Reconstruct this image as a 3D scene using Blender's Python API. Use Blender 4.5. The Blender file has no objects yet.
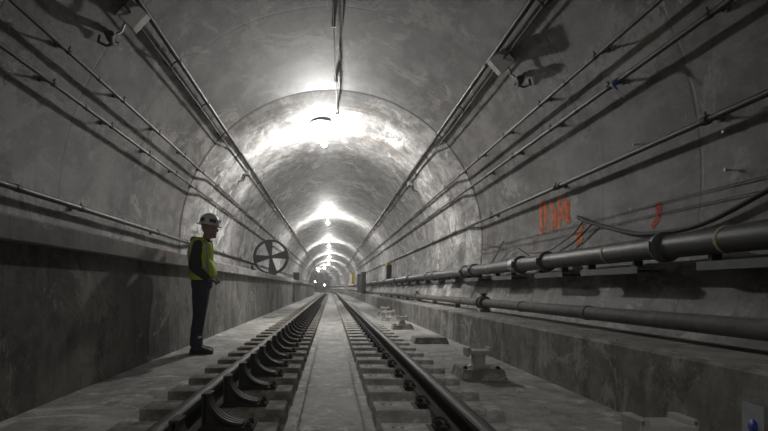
import bpy, bmesh, math, random
from mathutils import Vector, Matrix
random.seed(7)
PI = math.pi
S = bpy.context.scene
COL = S.collection
R = math.radians

# ------------------------------------------------------------------ place
F = 520.0            # focal length in pixels of the 768 px wide frame
CAMZ = 0.86
ZC = 1.775           # height of the vault's centre
R1, R2 = 2.96, 2.87  # near lining, far lining (a step at y = 10.2)
YB, YE = -12.0, 112.0
YS, RC = 60.0, 365.0


def W(x, y, z):
    """tunnel coordinates -> world: straight to YS, then a gentle left curve"""
    if y <= YS:
        return Vector((x, y, z))
    t = (y - YS) / RC
    return Vector((-RC + (RC + x) * math.cos(t), YS + (RC + x) * math.sin(t), z))


def Rad(y):
    if y < 10.15: return R1
    if y > 10.65: return R2
    return R1 + (R2 - R1) * (y - 10.15) / 0.5


def stations(a, b, step=2.0, extra=()):
    ys = [a]
    while ys[-1] + step < b: ys.append(ys[-1] + step)
    ys.append(b)
    ys += [e for e in extra if a < e < b]
    return sorted(set(round(v, 4) for v in ys))


def wall_x(z, y, side=1):
    r = Rad(y)
    return side * math.sqrt(max(0, r * r - (z - ZC) ** 2))


# ------------------------------------------------------------------ materials
def new_mat(name):
    m = bpy.data.materials.new(name); m.use_nodes = True
    nt = m.node_tree
    return m, nt, nt.nodes['Principled BSDF']


def N(nt, kind, **kw):
    n = nt.nodes.new(kind)
    for k, v in kw.items():
        if k in n.inputs: n.inputs[k].default_value = v
        else: setattr(n, k, v)
    return n


def ramp(nt, a, b, ca=(0, 0, 0, 1), cb=(1, 1, 1, 1)):
    n = nt.nodes.new('ShaderNodeValToRGB')
    n.color_ramp.elements[0].position = a; n.color_ramp.elements[0].color = ca
    n.color_ramp.elements[1].position = b; n.color_ramp.elements[1].color = cb
    return n


def mixc(nt, f, a, b, mode='MIX'):
    n = nt.nodes.new('ShaderNodeMix'); n.data_type = 'RGBA'; n.blend_type = mode
    for s, v in ((0, f), (6, a), (7, b)):
        if isinstance(v, (int, float)): n.inputs[s].default_value = v
        elif isinstance(v, tuple): n.inputs[s].default_value = v
        else: nt.links.new(v, n.inputs[s])
    return n.outputs[2]


def math_n(nt, op, a, b=None, c=None):
    n = nt.nodes.new('ShaderNodeMath'); n.operation = op
    for i, v in enumerate((a, b, c)):
        if v is None: continue
        if isinstance(v, (int, float)): n.inputs[i].default_value = v
        else: nt.links.new(v, n.inputs[i])
    return n.outputs[0]


def noise(nt, vec, scale, detail=6, rough=.6, stretch=None, dist=0.0):
    if stretch:
        mp = nt.nodes.new('ShaderNodeMapping'); mp.inputs['Scale'].default_value = stretch
        nt.links.new(vec, mp.inputs[0]); vec = mp.outputs[0]
    n = nt.nodes.new('ShaderNodeTexNoise')
    n.inputs['Scale'].default_value = scale; n.inputs['Detail'].default_value = detail
    n.inputs['Roughness'].default_value = rough; n.inputs['Distortion'].default_value = dist
    nt.links.new(vec, n.inputs['Vector'])
    return n.outputs[0]


def concrete(name, dark, light, scale=1.0, streak=(1, 1, 1), streak_amt=.35, bump=.25, rough=.85,
             uv=False, joints=False, grit=.5, stain=None, stain_amt=.5):
    m, nt, p = new_mat(name)
    tc = nt.nodes.new('ShaderNodeTexCoord')
    v = tc.outputs['UV'] if uv else tc.outputs['Object']
    v0 = v
    if uv:
        mp0 = nt.nodes.new('ShaderNodeMapping'); mp0.inputs['Scale'].default_value = (1.0, .55, 1)
        nt.links.new(v, mp0.inputs[0]); v = mp0.outputs[0]
    big = noise(nt, v, .8 * scale, 7, .66, dist=.4)
    med = noise(nt, v, 3.1 * scale, 12, .74, dist=.25)
    fin = noise(nt, v, 26 * scale, 8, .75)
    st = noise(nt, v, 1.6 * scale, 7, .65, stretch=streak, dist=.3)
    r1 = ramp(nt, .42, .58); nt.links.new(big, r1.inputs[0])
    r2 = ramp(nt, .43, .57); nt.links.new(med, r2.inputs[0])
    r3 = ramp(nt, .40, .62); nt.links.new(st, r3.inputs[0])
    f = math_n(nt, 'MULTIPLY', r1.outputs[0], .40)
    f = math_n(nt, 'MULTIPLY_ADD', r2.outputs[0], .60 - .5 * streak_amt, f)
    f = math_n(nt, 'MULTIPLY_ADD', r3.outputs[0], streak_amt * .8, f)
    c = mixc(nt, f, dark + (1,), light + (1,))
    # pale lime patches
    pat = noise(nt, v, 1.25 * scale, 12, .78, stretch=(.8, 1.0, 1.0), dist=.8)
    rp = ramp(nt, .545, .57); nt.links.new(pat, rp.inputs[0])
    c = mixc(nt, math_n(nt, 'MULTIPLY', rp.outputs[0], .65), c, tuple(min(1, k * 1.55) for k in light) + (1,))
    dk = noise(nt, v, 1.9 * scale, 12, .8, dist=.6)
    rd = ramp(nt, .53, .60); nt.links.new(dk, rd.inputs[0])
    c = mixc(nt, math_n(nt, 'MULTIPLY', rd.outputs[0], .6), c, tuple(k * .6 for k in dark) + (1,))
    rf = ramp(nt, .3, .7, (1 - grit * .5,) * 3 + (1,), (1 + grit * .2,) * 3 + (1,)); nt.links.new(fin, rf.inputs[0])
    c = mixc(nt, 1.0, c, rf.outputs[0], 'MULTIPLY')
    if stain:
        s2 = noise(nt, v, .9 * scale, 6, .7, stretch=streak, dist=.5)
        rs = ramp(nt, .54, .66); nt.links.new(s2, rs.inputs[0])
        c = mixc(nt, math_n(nt, 'MULTIPLY', rs.outputs[0], stain_amt), c, stain + (1,))
    h = math_n(nt, 'MULTIPLY_ADD', fin, .25, med)
    if joints:
        sp = nt.nodes.new('ShaderNodeSeparateXYZ'); nt.links.new(v0, sp.inputs[0])
        yy = math_n(nt, 'DIVIDE', math_n(nt, 'SUBTRACT', sp.outputs[1], 10.15), 1.5)
        fr = math_n(nt, 'ABSOLUTE', math_n(nt, 'SUBTRACT', math_n(nt, 'FRACT', math_n(nt, 'ADD', yy, 60.5)), .5))
        wob = math_n(nt, 'MULTIPLY', math_n(nt, 'SUBTRACT', med, .5), .008)
        dist = math_n(nt, 'ABSOLUTE', math_n(nt, 'ADD', fr, wob))
        rj = ramp(nt, .006, .013, (1, 1, 1, 1), (0, 0, 0, 1)); nt.links.new(dist, rj.inputs[0])
        rb = ramp(nt, .45, .6); nt.links.new(big, rb.inputs[0])
        # every ring differs a little in tone
        idx = math_n(nt, 'FLOOR', math_n(nt, 'ADD', yy, 60.0))
        wn = nt.nodes.new('ShaderNodeTexWhiteNoise'); wn.noise_dimensions = '1D'
        nt.links.new(idx, wn.inputs['W'])
        rr = ramp(nt, 0, 1, (.86, .86, .86, 1), (1.1, 1.1, 1.1, 1)); nt.links.new(wn.outputs[0], rr.inputs[0])
        c = mixc(nt, 1.0, c, rr.outputs[0], 'MULTIPLY')
        # main joint
        md = math_n(nt, 'ABSOLUTE', math_n(nt, 'ADD', math_n(nt, 'SUBTRACT', sp.outputs[1], 10.14), math_n(nt, 'MULTIPLY', wob, .6)))
        rm = ramp(nt, .022, .040, (1, 1, 1, 1), (0, 0, 0, 1)); nt.links.new(md, rm.inputs[0])
        jj = math_n(nt, 'MULTIPLY', rj.outputs[0], math_n(nt, 'MULTIPLY_ADD', rb.outputs[0], .4, .15))
        jj = math_n(nt, 'MAXIMUM', jj, math_n(nt, 'MULTIPLY', rm.outputs[0], .85))
        c = mixc(nt, jj, c, (.03, .028, .026, 1))
        h = math_n(nt, 'SUBTRACT', h, math_n(nt, 'MULTIPLY', rj.outputs[0], .8))
    if joints:   # light falloff put into the colour: near rings darkened, far lining lightened
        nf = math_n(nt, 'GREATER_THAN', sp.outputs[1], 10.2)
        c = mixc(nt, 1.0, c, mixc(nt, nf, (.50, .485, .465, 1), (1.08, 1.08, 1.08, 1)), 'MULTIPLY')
    nt.links.new(c, p.inputs['Base Color'])
    p.inputs['Roughness'].default_value = rough
    bp = nt.nodes.new('ShaderNodeBump'); bp.inputs['Strength'].default_value = bump
    bp.inputs['Distance'].default_value = .03
    nt.links.new(h, bp.inputs['Height']); nt.links.new(bp.outputs[0], p.inputs['Normal'])
    return m


def plain(name, col, rough=.6, metal=0.0, var=.25, scale=12, bump=.1, col2=None, spec=None):
    m, nt, p = new_mat(name)
    tc = nt.nodes.new('ShaderNodeTexCoord')
    n = noise(nt, tc.outputs['Object'], scale, 6, .65)
    rp = ramp(nt, .35, .68); nt.links.new(n, rp.inputs[0])
    c2 = col2 or tuple(k * (1 - var) for k in col)
    c = mixc(nt, rp.outputs[0], tuple(col) + (1,), tuple(c2) + (1,))
    nt.links.new(c, p.inputs['Base Color'])
    p.inputs['Roughness'].default_value = rough; p.inputs['Metallic'].default_value = metal
    if spec is not None: p.inputs['Specular IOR Level'].default_value = spec
    bp = nt.nodes.new('ShaderNodeBump'); bp.inputs['Strength'].default_value = bump
    bp.inputs['Distance'].default_value = .01
    nt.links.new(n, bp.inputs['Height']); nt.links.new(bp.outputs[0], p.inputs['Normal'])
    return m


def glow(name, col, strength):
    m, nt, p = new_mat(name)
    p.inputs['Base Color'].default_value = (.9, .9, .9, 1)
    p.inputs['Emission Color'].default_value = col + (1,)
    p.inputs['Emission Strength'].default_value = strength
    return m


def spray(name, col, lo=.42, hi=.6, scale=16):
    m, nt, p = new_mat(name)
    tc = nt.nodes.new('ShaderNodeTexCoord')
    n = noise(nt, tc.outputs['Object'], scale, 6, .75)
    rp = ramp(nt, lo, hi); nt.links.new(n, rp.inputs[0])
    p.inputs['Base Color'].default_value = col + (1,)
    p.inputs['Roughness'].default_value = .8
    nt.links.new(rp.outputs[0], p.inputs['Alpha'])
    return m


M = {}
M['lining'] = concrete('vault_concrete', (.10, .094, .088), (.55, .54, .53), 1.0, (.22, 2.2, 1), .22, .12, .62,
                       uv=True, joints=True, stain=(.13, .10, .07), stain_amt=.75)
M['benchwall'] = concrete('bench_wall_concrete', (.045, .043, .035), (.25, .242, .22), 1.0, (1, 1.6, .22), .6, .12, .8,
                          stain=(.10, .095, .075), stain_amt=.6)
M['coping'] = concrete('coping_concrete', (.20, .19, .18), (.38, .36, .345), 1.1, (1, .4, 1), .4, .3, .8)
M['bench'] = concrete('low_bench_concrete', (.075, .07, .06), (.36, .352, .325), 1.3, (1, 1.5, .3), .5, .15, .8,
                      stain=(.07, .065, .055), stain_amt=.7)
M['benchtop'] = concrete('low_bench_top', (.20, .185, .165), (.48, .455, .42), 1.6, (1.5, .4, 1), .35, .4, .9)
M['floor'] = concrete('floor_concrete', (.28, .27, .25), (.60, .59, .565), 1.4, (1.2, .45, 1), .3, .2, .8,
                      stain=(.14, .13, .12), stain_amt=.5)
M['darkfloor'] = concrete('dark_floor_concrete', (.06, .056, .05), (.20, .19, .175), 2.5, (1.6, .4, 1), .3, .4, .9)
M['trough'] = concrete('trough_concrete', (.19, .18, .17), (.56, .55, .53), 2.2, (1.6, .4, 1), .3, .4, .7,
                       stain=(.16, .15, .14), stain_amt=.6)
M['dirtyblock'] = concrete('brown_tie_concrete', (.14, .125, .10), (.36, .335, .29), 3.0, (1, 1, 1), .2, .3, .85)
M['block'] = concrete('tie_concrete', (.42, .40, .37), (.78, .76, .72), 3.0, (1, 1, 1), .2, .3, .85)
M['pedconc'] = concrete('pad_concrete', (.20, .19, .17), (.46, .44, .41), 3.0, (1, 1, 1), .2, .4, .85)
M['rust'] = plain('rusty_steel', (.036, .030, .026), .9, .0, .4, 18, .4, (.035, .03, .028))
M['railhead'] = plain('rail_head_steel', (.085, .080, .076), .55, .6, .3, 8, .05)
M['darksteel'] = plain('dark_steel', (.05, .046, .043), .7, .2, .35, 20, .3)
M['conduit'] = plain('conduit_steel', (.10, .097, .094), .5, .6, .35, 9, .1)
M['pipeiron'] = plain('painted_iron_pipe', (.085, .088, .092), .5, .2, .35, 7, .25, (.13, .13, .128))
M['dustpipe'] = plain('dusty_pipe', (.19, .18, .165), .75, .0, .4, 9, .5, (.10, .095, .085))
M['galv'] = plain('galvanised_steel', (.42, .43, .43), .4, .7, .25, 14, .1)
M['greybox'] = plain('grey_enamel', (.88, .87, .85), .55, .0, .12, 6, .05)
M['capsteel'] = plain('pale_cap_steel', (.66, .64, .61), .6, .1, .3, 14, .2)
M['channel'] = plain('channel_steel', (.15, .155, .16), .55, .3, .35, 10, .2)
M['rubber'] = plain('cable_rubber', (.035, .034, .033), .6, .0, .3, 20, .2)
M['oldcable'] = plain('weathered_cable', (.085, .078, .07), .7, .0, .4, 20, .2)
M['strap'] = plain('yellow_strap', (.55, .47, .20), .7, .0, .3, 20, .1)
M['yellow'] = plain('yellow_paint', (.75, .58, .08), .6, .0, .2, 5, .05)
M['blue'] = plain('blue_plastic', (.03, .07, .35), .5, .0, .2, 20, .05)
M['paper'] = plain('pale_label', (.50, .51, .56), .7, .0, .2, 20, .05)
M['white'] = plain('white_enamel', (.75, .75, .74), .4, .0, .1, 6, .03)
M['bulb'] = glow('lamp_glow', (1.0, .985, .955), 1450.0)
M['dimbulb'] = glow('dim_lamp_glow', (1.0, .985, .955), 420.0)
M['farglow'] = glow('small_lamp_glow', (1.0, .98, .95), 60.0)
M['orange'] = spray('orange_spray', (.95, .22, .05), .33, .50, 14)
M['red'] = spray('red_spray', (.75, .11, .06), .36, .55, 12)
M['pink'] = spray('pink_spray', (.50, .17, .17), .48, .72, 12)
# person
M['skin'] = plain('skin', (.36, .22, .15), .6, .0, .15, 20, .05)
M['hoodie'] = plain('charcoal_cotton', (.022, .022, .028), .9, .0, .3, 40, .3)
M['trousers'] = plain('navy_denim', (.030, .036, .065), .9, .0, .35, 30, .4)
M['vest'] = plain('yellow_green_mesh', (.60, .74, .05), .8, .0, .2, 60, .2)
M['silver'] = plain('reflective_tape', (.45, .46, .46), .35, .3, .1, 40, .05)
M['boot'] = plain('black_leather', (.018, .016, .015), .5, .0, .3, 20, .2)
M['sole'] = plain('boot_rubber', (.05, .047, .045), .8, .0, .2, 20, .1)
M['hat'] = plain('white_hat_shell', (.68, .68, .66), .35, .0, .08, 10, .02)
M['sticker'] = plain('dark_sticker', (.05, .05, .06), .5, .0, .2, 20, .02)


# ------------------------------------------------------------------ mesh helpers
class MB:
    def __init__(s):
        s.v = []; s.f = []; s.m = []; s.sm = []

    def add(s, vs, fs, mi=0, smooth=False):
        b = len(s.v); s.v += [tuple(p) for p in vs]
        for f in fs:
            s.f.append([i + b for i in f]); s.m.append(mi); s.sm.append(smooth)
        return s

    def box(s, lo, hi, mi=0, T=None, bev=0.0):
        x0, y0, z0 = lo; x1, y1, z1 = hi
        bm = bmesh.new(); bmesh.ops.create_cube(bm, size=1)
        bmesh.ops.scale(bm, vec=(abs(x1 - x0), abs(y1 - y0), abs(z1 - z0)), verts=bm.verts)
        bmesh.ops.translate(bm, vec=((x0 + x1) / 2, (y0 + y1) / 2, (z0 + z1) / 2), verts=bm.verts)
        if bev:
            bmesh.ops.bevel(bm, geom=bm.edges[:], offset=bev, segments=2, profile=.6, affect='EDGES')
        if T: bmesh.ops.transform(bm, matrix=T, verts=bm.verts)
        return s.bm(bm, mi)

    def bm(s, bm, mi=0, smooth=False):
        bm.verts.index_update()
        s.add([v.co for v in bm.verts], [[v.index for v in f.verts] for f in bm.faces], mi, smooth)
        bm.free(); return s

    def tube(s, pts, r, seg=10, mi=0, caps=True, smooth=True, flat=1.0):
        pts = [Vector(p) for p in pts]; n = len(pts); rings = []
        rr = r if isinstance(r, (list, tuple)) else [r] * n
        up = None; vs = []
        for i, p in enumerate(pts):
            t = (pts[min(i + 1, n - 1)] - pts[max(i - 1, 0)]).normalized()
            if up is None:
                up = Vector((0, 0, 1)) if abs(t.z) < .9 else Vector((1, 0, 0))
            a = t.cross(up).normalized(); up = a.cross(t).normalized()
            for k in range(seg):
                an = 2 * PI * k / seg
                vs.append(p + a * math.cos(an) * rr[i] + up * math.sin(an) * rr[i] * flat)
        fs = []
        for i in range(n - 1):
            for k in range(seg):
                k2 = (k + 1) % seg
                fs.append([i * seg + k, i * seg + k2, (i + 1) * seg + k2, (i + 1) * seg + k])
        s.add(vs, fs, mi, smooth)
        if caps:
            s.add(vs[:seg], [list(range(seg))[::-1]], mi); s.add(vs[-seg:], [list(range(seg))], mi)
        return s

    def cyl(s, a, b, r, seg=12, mi=0, r2=None):
        return s.tube([a, b], [r, r if r2 is None else r2], seg, mi)

    def lathe(s, prof, seg=24, T=None, mi=0, smooth=True):
        vs = []; n = len(prof)
        for r, z in prof:
            for k in range(seg):
                a = 2 * PI * k / seg; vs.append(Vector((r * math.cos(a), r * math.sin(a), z)))
        if T: vs = [T @ v for v in vs]
        fs = [[i * seg + k, i * seg + (k + 1) % seg, (i + 1) * seg + (k + 1) % seg, (i + 1) * seg + k]
              for i in range(n - 1) for k in range(seg)]
        return s.add(vs, fs, mi, smooth)

    def prism(s, poly, y0, y1, mi=0):
        """poly in (x,z), extruded along y"""
        n = len(poly)
        vs = [(x, y0, z) for x, z in poly] + [(x, y1, z) for x, z in poly]
        fs = [[i, (i + 1) % n, n + (i + 1) % n, n + i] for i in range(n)]
        fs += [list(range(n))[::-1], [n + i for i in range(n)]]
        return s.add(vs, fs, mi)

    def sweep(s, prof, ys, mi=0, closed=True, smooth=False, mats=None, flip=False):
        """profile in (x,z) swept along the tunnel"""
        n = len(prof); vs = [W(x, y, z) for y in ys for x, z in prof]
        m = n if closed else n - 1
        for i in range(len(ys) - 1):
            pass
        b = len(s.v); s.v += [tuple(p) for p in vs]
        for i in range(len(ys) - 1):
            for k in range(m):
                k2 = (k + 1) % n
                f = [b + i * n + k, b + i * n + k2, b + (i + 1) * n + k2, b + (i + 1) * n + k]
                s.f.append(f[::-1] if flip else f); s.m.append(mats[k] if mats else mi); s.sm.append(smooth)
        if closed:
            s.f.append([b + k for k in range(n)][::-1]); s.m.append(mats[0] if mats else mi); s.sm.append(False)
            e = b + (len(ys) - 1) * n
            s.f.append([e + k for k in range(n)]); s.m.append(mats[0] if mats else mi); s.sm.append(False)
        return s

    def build(s, name, mats, parent=None, loc=None, rot=None, fix=True):
        me = bpy.data.meshes.new(name)
        me.from_pydata(s.v, [], s.f)
        if not isinstance(mats, (list, tuple)): mats = [mats]
        for m in mats: me.materials.append(M[m] if isinstance(m, str) else m)
        for i, p in enumerate(me.polygons):
            p.material_index = s.m[i]; p.use_smooth = s.sm[i]
        me.update()
        if fix:
            bm = bmesh.new(); bm.from_mesh(me); bmesh.ops.recalc_face_normals(bm, faces=bm.faces[:])
            bm.to_mesh(me); bm.free()
        o = bpy.data.objects.new(name, me); COL.objects.link(o)
        if parent: o.parent = parent
        if loc is not None: o.location = loc
        if rot is not None: o.rotation_euler = rot
        return o


def tag(o, label=None, cat=None, group=None, kind=None):
    if label: o['label'] = label
    if cat: o['category'] = cat
    if group: o['group'] = group
    if kind: o['kind'] = kind
    return o


def empty(name, loc=(0, 0, 0), rz=0, label=None, cat=None, group=None):
    o = bpy.data.objects.new(name, None); COL.objects.link(o)
    o.empty_display_size = .1
    o.location = loc; o.rotation_euler = (0, 0, rz)
    return tag(o, label, cat, group)


def struct(o, label, cat=None):
    o['kind'] = 'structure'; o['label'] = label; o['category'] = cat or 'wall'
    return o


def copy_tree(o, parent=None):
    c = o.copy(); COL.objects.link(c); c.parent = parent
    for ch in [k for k in bpy.data.objects if k.parent == o]:
        copy_tree(ch, c)
    return c


def P_wall(px, py, off=0.0, side=1):
    """where a sight line meets the near vault lining (tunnel coordinates)"""
    dx, dz = (px - 331.0), (288.0 - py)
    a, b, c = dx * dx + dz * dz, -2 * dz * (ZC - CAMZ), (ZC - CAMZ) ** 2 - (R1 - off) ** 2
    for r in (R1, R2):
        c = (ZC - CAMZ) ** 2 - (r - off) ** 2
        t = (-b + math.sqrt(b * b - 4 * a * c)) / (2 * a)
        y = F * t
        if (r == R1) == (y < 10.3): break
    return Vector((dx * t, y, CAMZ + dz * t))


def on_ray(side, ratio, off):
    """cross-section position on the near vault in the direction (side, ratio), standing off the wall"""
    a, b, c = 1 + ratio * ratio, -2 * ratio * (ZC - CAMZ), (ZC - CAMZ) ** 2 - (R1 - off) ** 2
    t = (-b + math.sqrt(b * b - 4 * a * c)) / (2 * a)
    return side * t, CAMZ + ratio * t


# ------------------------------------------------------------------ the lining
def vault(name, a0, a1, label, cat):
    """angles measured from +x, counter-clockwise; inner skin plus outer skin"""
    n = max(6, int((a1 - a0) / R(2.2)))
    ys = stations(YB, YE, 2.5, (10.14, 10.15, 10.65))
    ang = [a0 + (a1 - a0) * i / n for i in range(n + 1)]
    vs = []; uvs = []; nr = []
    for y in ys:
        r = Rad(y)
        for a in ang:
            vs.append(W(r * math.cos(a), y, ZC + r * math.sin(a))); uvs.append((a * R1, y))
            t = (y - YS) / RC if y > YS else 0
            nx = -math.cos(a); nz = -math.sin(a); ny = 0.0
            if 10.149 <= y <= 10.651: ny = -.17
            nr.append(Vector((nx * math.cos(t) - ny * math.sin(t), nx * math.sin(t) + ny * math.cos(t), nz)).normalized())
    k = n + 1; inner = len(vs)
    fs = [[i * k + j, i * k + j + 1, (i + 1) * k + j + 1, (i + 1) * k + j] for i in range(len(ys) - 1) for j in range(n)]
    # outer skin
    for y in ys:
        for a in ang:
            vs.append(W((R1 + .35) * math.cos(a), y, ZC + (R1 + .35) * math.sin(a))); uvs.append((a * R1, y))
            nr.append(Vector((math.cos(a), 0, math.sin(a))))
    fs += [[inner + i * k + j, inner + (i + 1) * k + j, inner + (i + 1) * k + j + 1, inner + i * k + j + 1]
           for i in range(len(ys) - 1) for j in range(n)]
    me = bpy.data.meshes.new(name); me.from_pydata(vs, [], fs)
    uv = me.uv_layers.new(name='UVMap')
    for l in me.loops: uv.data[l.index].uv = uvs[l.vertex_index]
    for p in me.polygons: p.use_smooth = True
    me.materials.append(M['lining'])
    me.normals_split_custom_set_from_vertices(nr)
    o = bpy.data.objects.new(name, me); COL.objects.link(o)
    return struct(o, label, cat)


aE = math.atan2(2.95 - 0 + .86 - ZC + .02, 2.0)  # around the upper conduits
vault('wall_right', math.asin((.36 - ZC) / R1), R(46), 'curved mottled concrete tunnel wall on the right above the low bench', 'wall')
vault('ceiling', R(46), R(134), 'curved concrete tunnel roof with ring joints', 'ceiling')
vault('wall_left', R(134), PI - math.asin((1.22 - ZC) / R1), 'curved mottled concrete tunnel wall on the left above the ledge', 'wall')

ysL = stations(YB, YE, 3)
# left bench wall with overhanging ledge
b = MB()
b.sweep([(-2.12, -.3), (-2.12, 1.166), (-3.1, 1.166), (-3.1, -.3)], ysL)
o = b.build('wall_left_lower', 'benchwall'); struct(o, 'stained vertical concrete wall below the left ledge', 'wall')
b = MB()
b.sweep([(-2.02, 1.172), (-2.02, 1.315), (-2.035, 1.33), (-3.12, 1.345), (-3.12, 1.165), (-2.03, 1.165)], ysL)
o = b.build('trim_1', 'coping'); struct(o, 'projecting concrete ledge along the left wall', 'ledge')
# right low bench
b = MB()
b.sweep([(2.0, -.3), (2.0, .455), (2.02, .475), (3.1, .49), (3.1, -.3)], ysL, mats=[0, 0, 1, 0, 0])
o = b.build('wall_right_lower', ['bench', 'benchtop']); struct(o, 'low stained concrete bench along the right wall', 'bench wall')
# floor
b = MB()
prof = [(-2.3, 0), (-1.16, .0), (-.86, .012), (-.84, -.075), (-.245, -.070), (-.235, -.035), (-.215, -.036)]
prof += [(x / 10 * 2, -.055 - .018 * math.cos(x / 10 * PI)) for x in (-10, -8, -6, -4, -2, 0, 2, 4, 6, 8, 10)]
prof += [(.215, -.036), (.235, -.035), (.245, -.07), (.74, -.075), (.76, .012), (1.1, .0), (2.3, 0), (2.3, -.4), (-2.3, -.4)]
mats = [0] * len(prof)
for i in range(6, 18): mats[i] = 1
mats[3] = mats[20] = 2  # strips between each rail and the trough take the darker concrete
b.sweep(prof, ysL, mats=mats)
o = b.build('floor', ['floor', 'trough', 'darkfloor']); struct(o, 'dusty concrete track bed with a shallow centre trough', 'floor')
# end walls
def cap(name, y, label):
    m = MB(); vs = [W(0, y, 1.5)]
    for k in range(49):
        a = 2 * PI * k / 48; vs.append(W(3.1 * math.cos(a), y, ZC + 3.1 * math.sin(a)))
    m.add(vs, [[0, k + 1, k + 2] for k in range(48)])
    o = m.build(name, 'benchwall', fix=False); struct(o, label, 'wall')
cap('wall_back', YB + .05, 'tunnel section behind the viewer')
cap('wall_front', YE - .05, 'far end of the tunnel past the bend')

# ------------------------------------------------------------------ rails
RX = {'left': -.785, 'right': .700}
RB = .080   # underside of the rail foot
railprof = [(-.07, 0), (.07, 0), (.07, .012), (.025, .022), (.010, .035), (.0085, .095), (.014, .108), (.036, .118),
            (.036, .144), (.029, .153), (.012, .1565), (-.012, .1565), (-.029, .153), (-.036, .144), (-.036, .118),
            (-.014, .108), (-.0085, .095), (-.010, .035), (-.025, .022), (-.07, .012)]
for side, x in RX.items():
    b = MB()
    mats = [0] * 20
    for i in range(8, 13): mats[i] = 1
    b.sweep([(x + px, RB + pz) for px, pz in railprof], stations(YB, YE, 2), mats=mats)
    o = b.build('rail', ['rust', 'railhead'])
    tag(o, ('left running rail with curved braces along its inner side' if side == 'left' else
            'right running rail with bolted clips along its inner side'), 'rail')

# tie blocks
def clip_mb(sx):
    m = MB()
    m.box((sx * .075, -.055, .0), (sx * .135, .055, .022), bev=.004)            # shoulder
    m.cyl((sx * .11, -.02, .02), (sx * .11, -.02, .055), .012, 8)                # bolt
    m.cyl((sx * .11, -.02, .035), (sx * .11, -.02, .048), .021, 6)               # nut
    pts = []
    for k in range(11):
        a = -PI * .2 + k / 10 * PI * 1.45
        pts.append((sx * (.095 + .034 * math.cos(a)), .015 + .040 * math.sin(a), .034 + .014 * math.sin(k / 10 * PI)))
    pts.append((sx * .045, -.01, .020))
    m.tube(pts, .0085, 7)
    return m


def brace_mb():
    """curved brace; x grows from the rail towards the track centre"""
    m = MB()
    crv = [(.112 + .185 * (1 - math.cos(k / 12 * PI / 2)) , .195 - .160 * math.sin(k / 12 * PI / 2)) for k in range(13)]
    # web
    m.prism([(.078, .02), (.078, .195)] + crv + [(.30, .02)], -.012, .012)
    # two curved flanges along the sweep
    for y0, y1 in ((-.052, -.026), (.026, .052)):
        outer = crv; inner = [(x - .012, z - .012) for x, z in crv]
        m.prism([(outer[0][0], outer[0][1] + .006)] + outer[1:] + inner[::-1], y0, y1)
    m.prism([(x, z - .004) for x, z in crv] + [(x - .008, z - .016) for x, z in crv][::-1], -.052, .052)
    m.box((.072, -.052, .015), (.086, .052, .196), bev=.003)
    m.box((.072, -.052, .186), (.122, .052, .200), bev=.003)
    return m


def make_tie(side):
    left = side == 'left'
    t = empty('rail_support_block')
    lo, hi = (-.46, .49) if left else (-.42, .42)
    b = MB(); bm = bmesh.new(); bmesh.ops.create_cube(bm, size=1)
    bmesh.ops.scale(bm, vec=(hi - lo, .29, .178), verts=bm.verts)
    bmesh.ops.translate(bm, vec=((lo + hi) / 2, 0, -.011), verts=bm.verts)
    for v in bm.verts:
        if v.co.z > 0: v.co.y *= .93; v.co.x = (lo + hi) / 2 + (v.co.x - (lo + hi) / 2) * .985
    bmesh.ops.bevel(bm, geom=bm.edges[:], offset=.010, segments=2, profile=.6, affect='EDGES')
    b.bm(bm)
    sx = 1 if left else -1
    b.build('concrete_block', 'dirtyblock' if left else 'block', t)
    if left:                                                             # lifting inserts
        pass
    p = MB(); p.box((-.16, -.10, .076), (.16, .10, .0797), bev=.001)
    p.build('rail_pad', 'darksteel', t, (0, 0, 0))
    for q in (.30, .35):
        if left and q > .3: continue
        ins = MB(); ins.cyl((sx * q, .03, .070), (sx * q, .03, .0795), .011, 8)
        ins.build('insert', 'darksteel', t)
    for s_ in (-1, 1):
        if left and s_ == 1: continue
        m = clip_mb(s_)
        m.build('rail_clip', 'rust', t, (0, 0, .081))
    if left:
        br = brace_mb().build('rail_brace', 'darksteel', t, (0, 0, .079))
        pl = MB(); pl.box((.065, -.075, 0), (.36, .075, .014), bev=.003)
        pl.build('base_plate', 'rust', br, (0, 0, .003))
        for yy in (-.045, .045):
            q = MB(); q.cyl((.33, yy, .010), (.33, yy, .045), .011, 8); q.cyl((.33, yy, .016), (.33, yy, .032), .021, 6)
            q.build('bolt', 'rust', br)
    return t


def light_tie(side):
    """block with fewer pieces for the distance"""
    left = side == 'left'
    t = empty('rail_support_block')
    lo, hi = (-.46, .49) if left else (-.42, .42)
    MB().box((lo, -.14, -.09), (hi, .14, .078), bev=.008).build('concrete_block', 'dirtyblock' if left else 'block', t)
    if left:
        brace_mb().build('rail_brace', 'darksteel', t, (0, 0, .079))
    else:
        clip_mb(-1).build('rail_clip', 'rust', t, (0, 0, .081))
    return t


for side in ('left', 'right'):
    near, far = make_tie(side), light_tie(side)
    lab = ('concrete block under the left rail carrying a curved steel brace' if side == 'left' else
           'concrete block under the right rail with bolted steel clips')
    used = {}
    for k in range(128):
        y = 1.72 + .58 * k + (.0 if side == 'right' else .03)
        if y > YE: break
        src = near if y < 24 else far
        o = src if src not in used else copy_tree(src)
        used[src] = 1
        p = W(RX[side], y, 0)
        o.location = p; o.rotation_euler.z = max(0, (y - YS) / RC)
        tag(o, lab, 'rail block', 'concrete blocks under the %s rail' % side)

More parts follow.
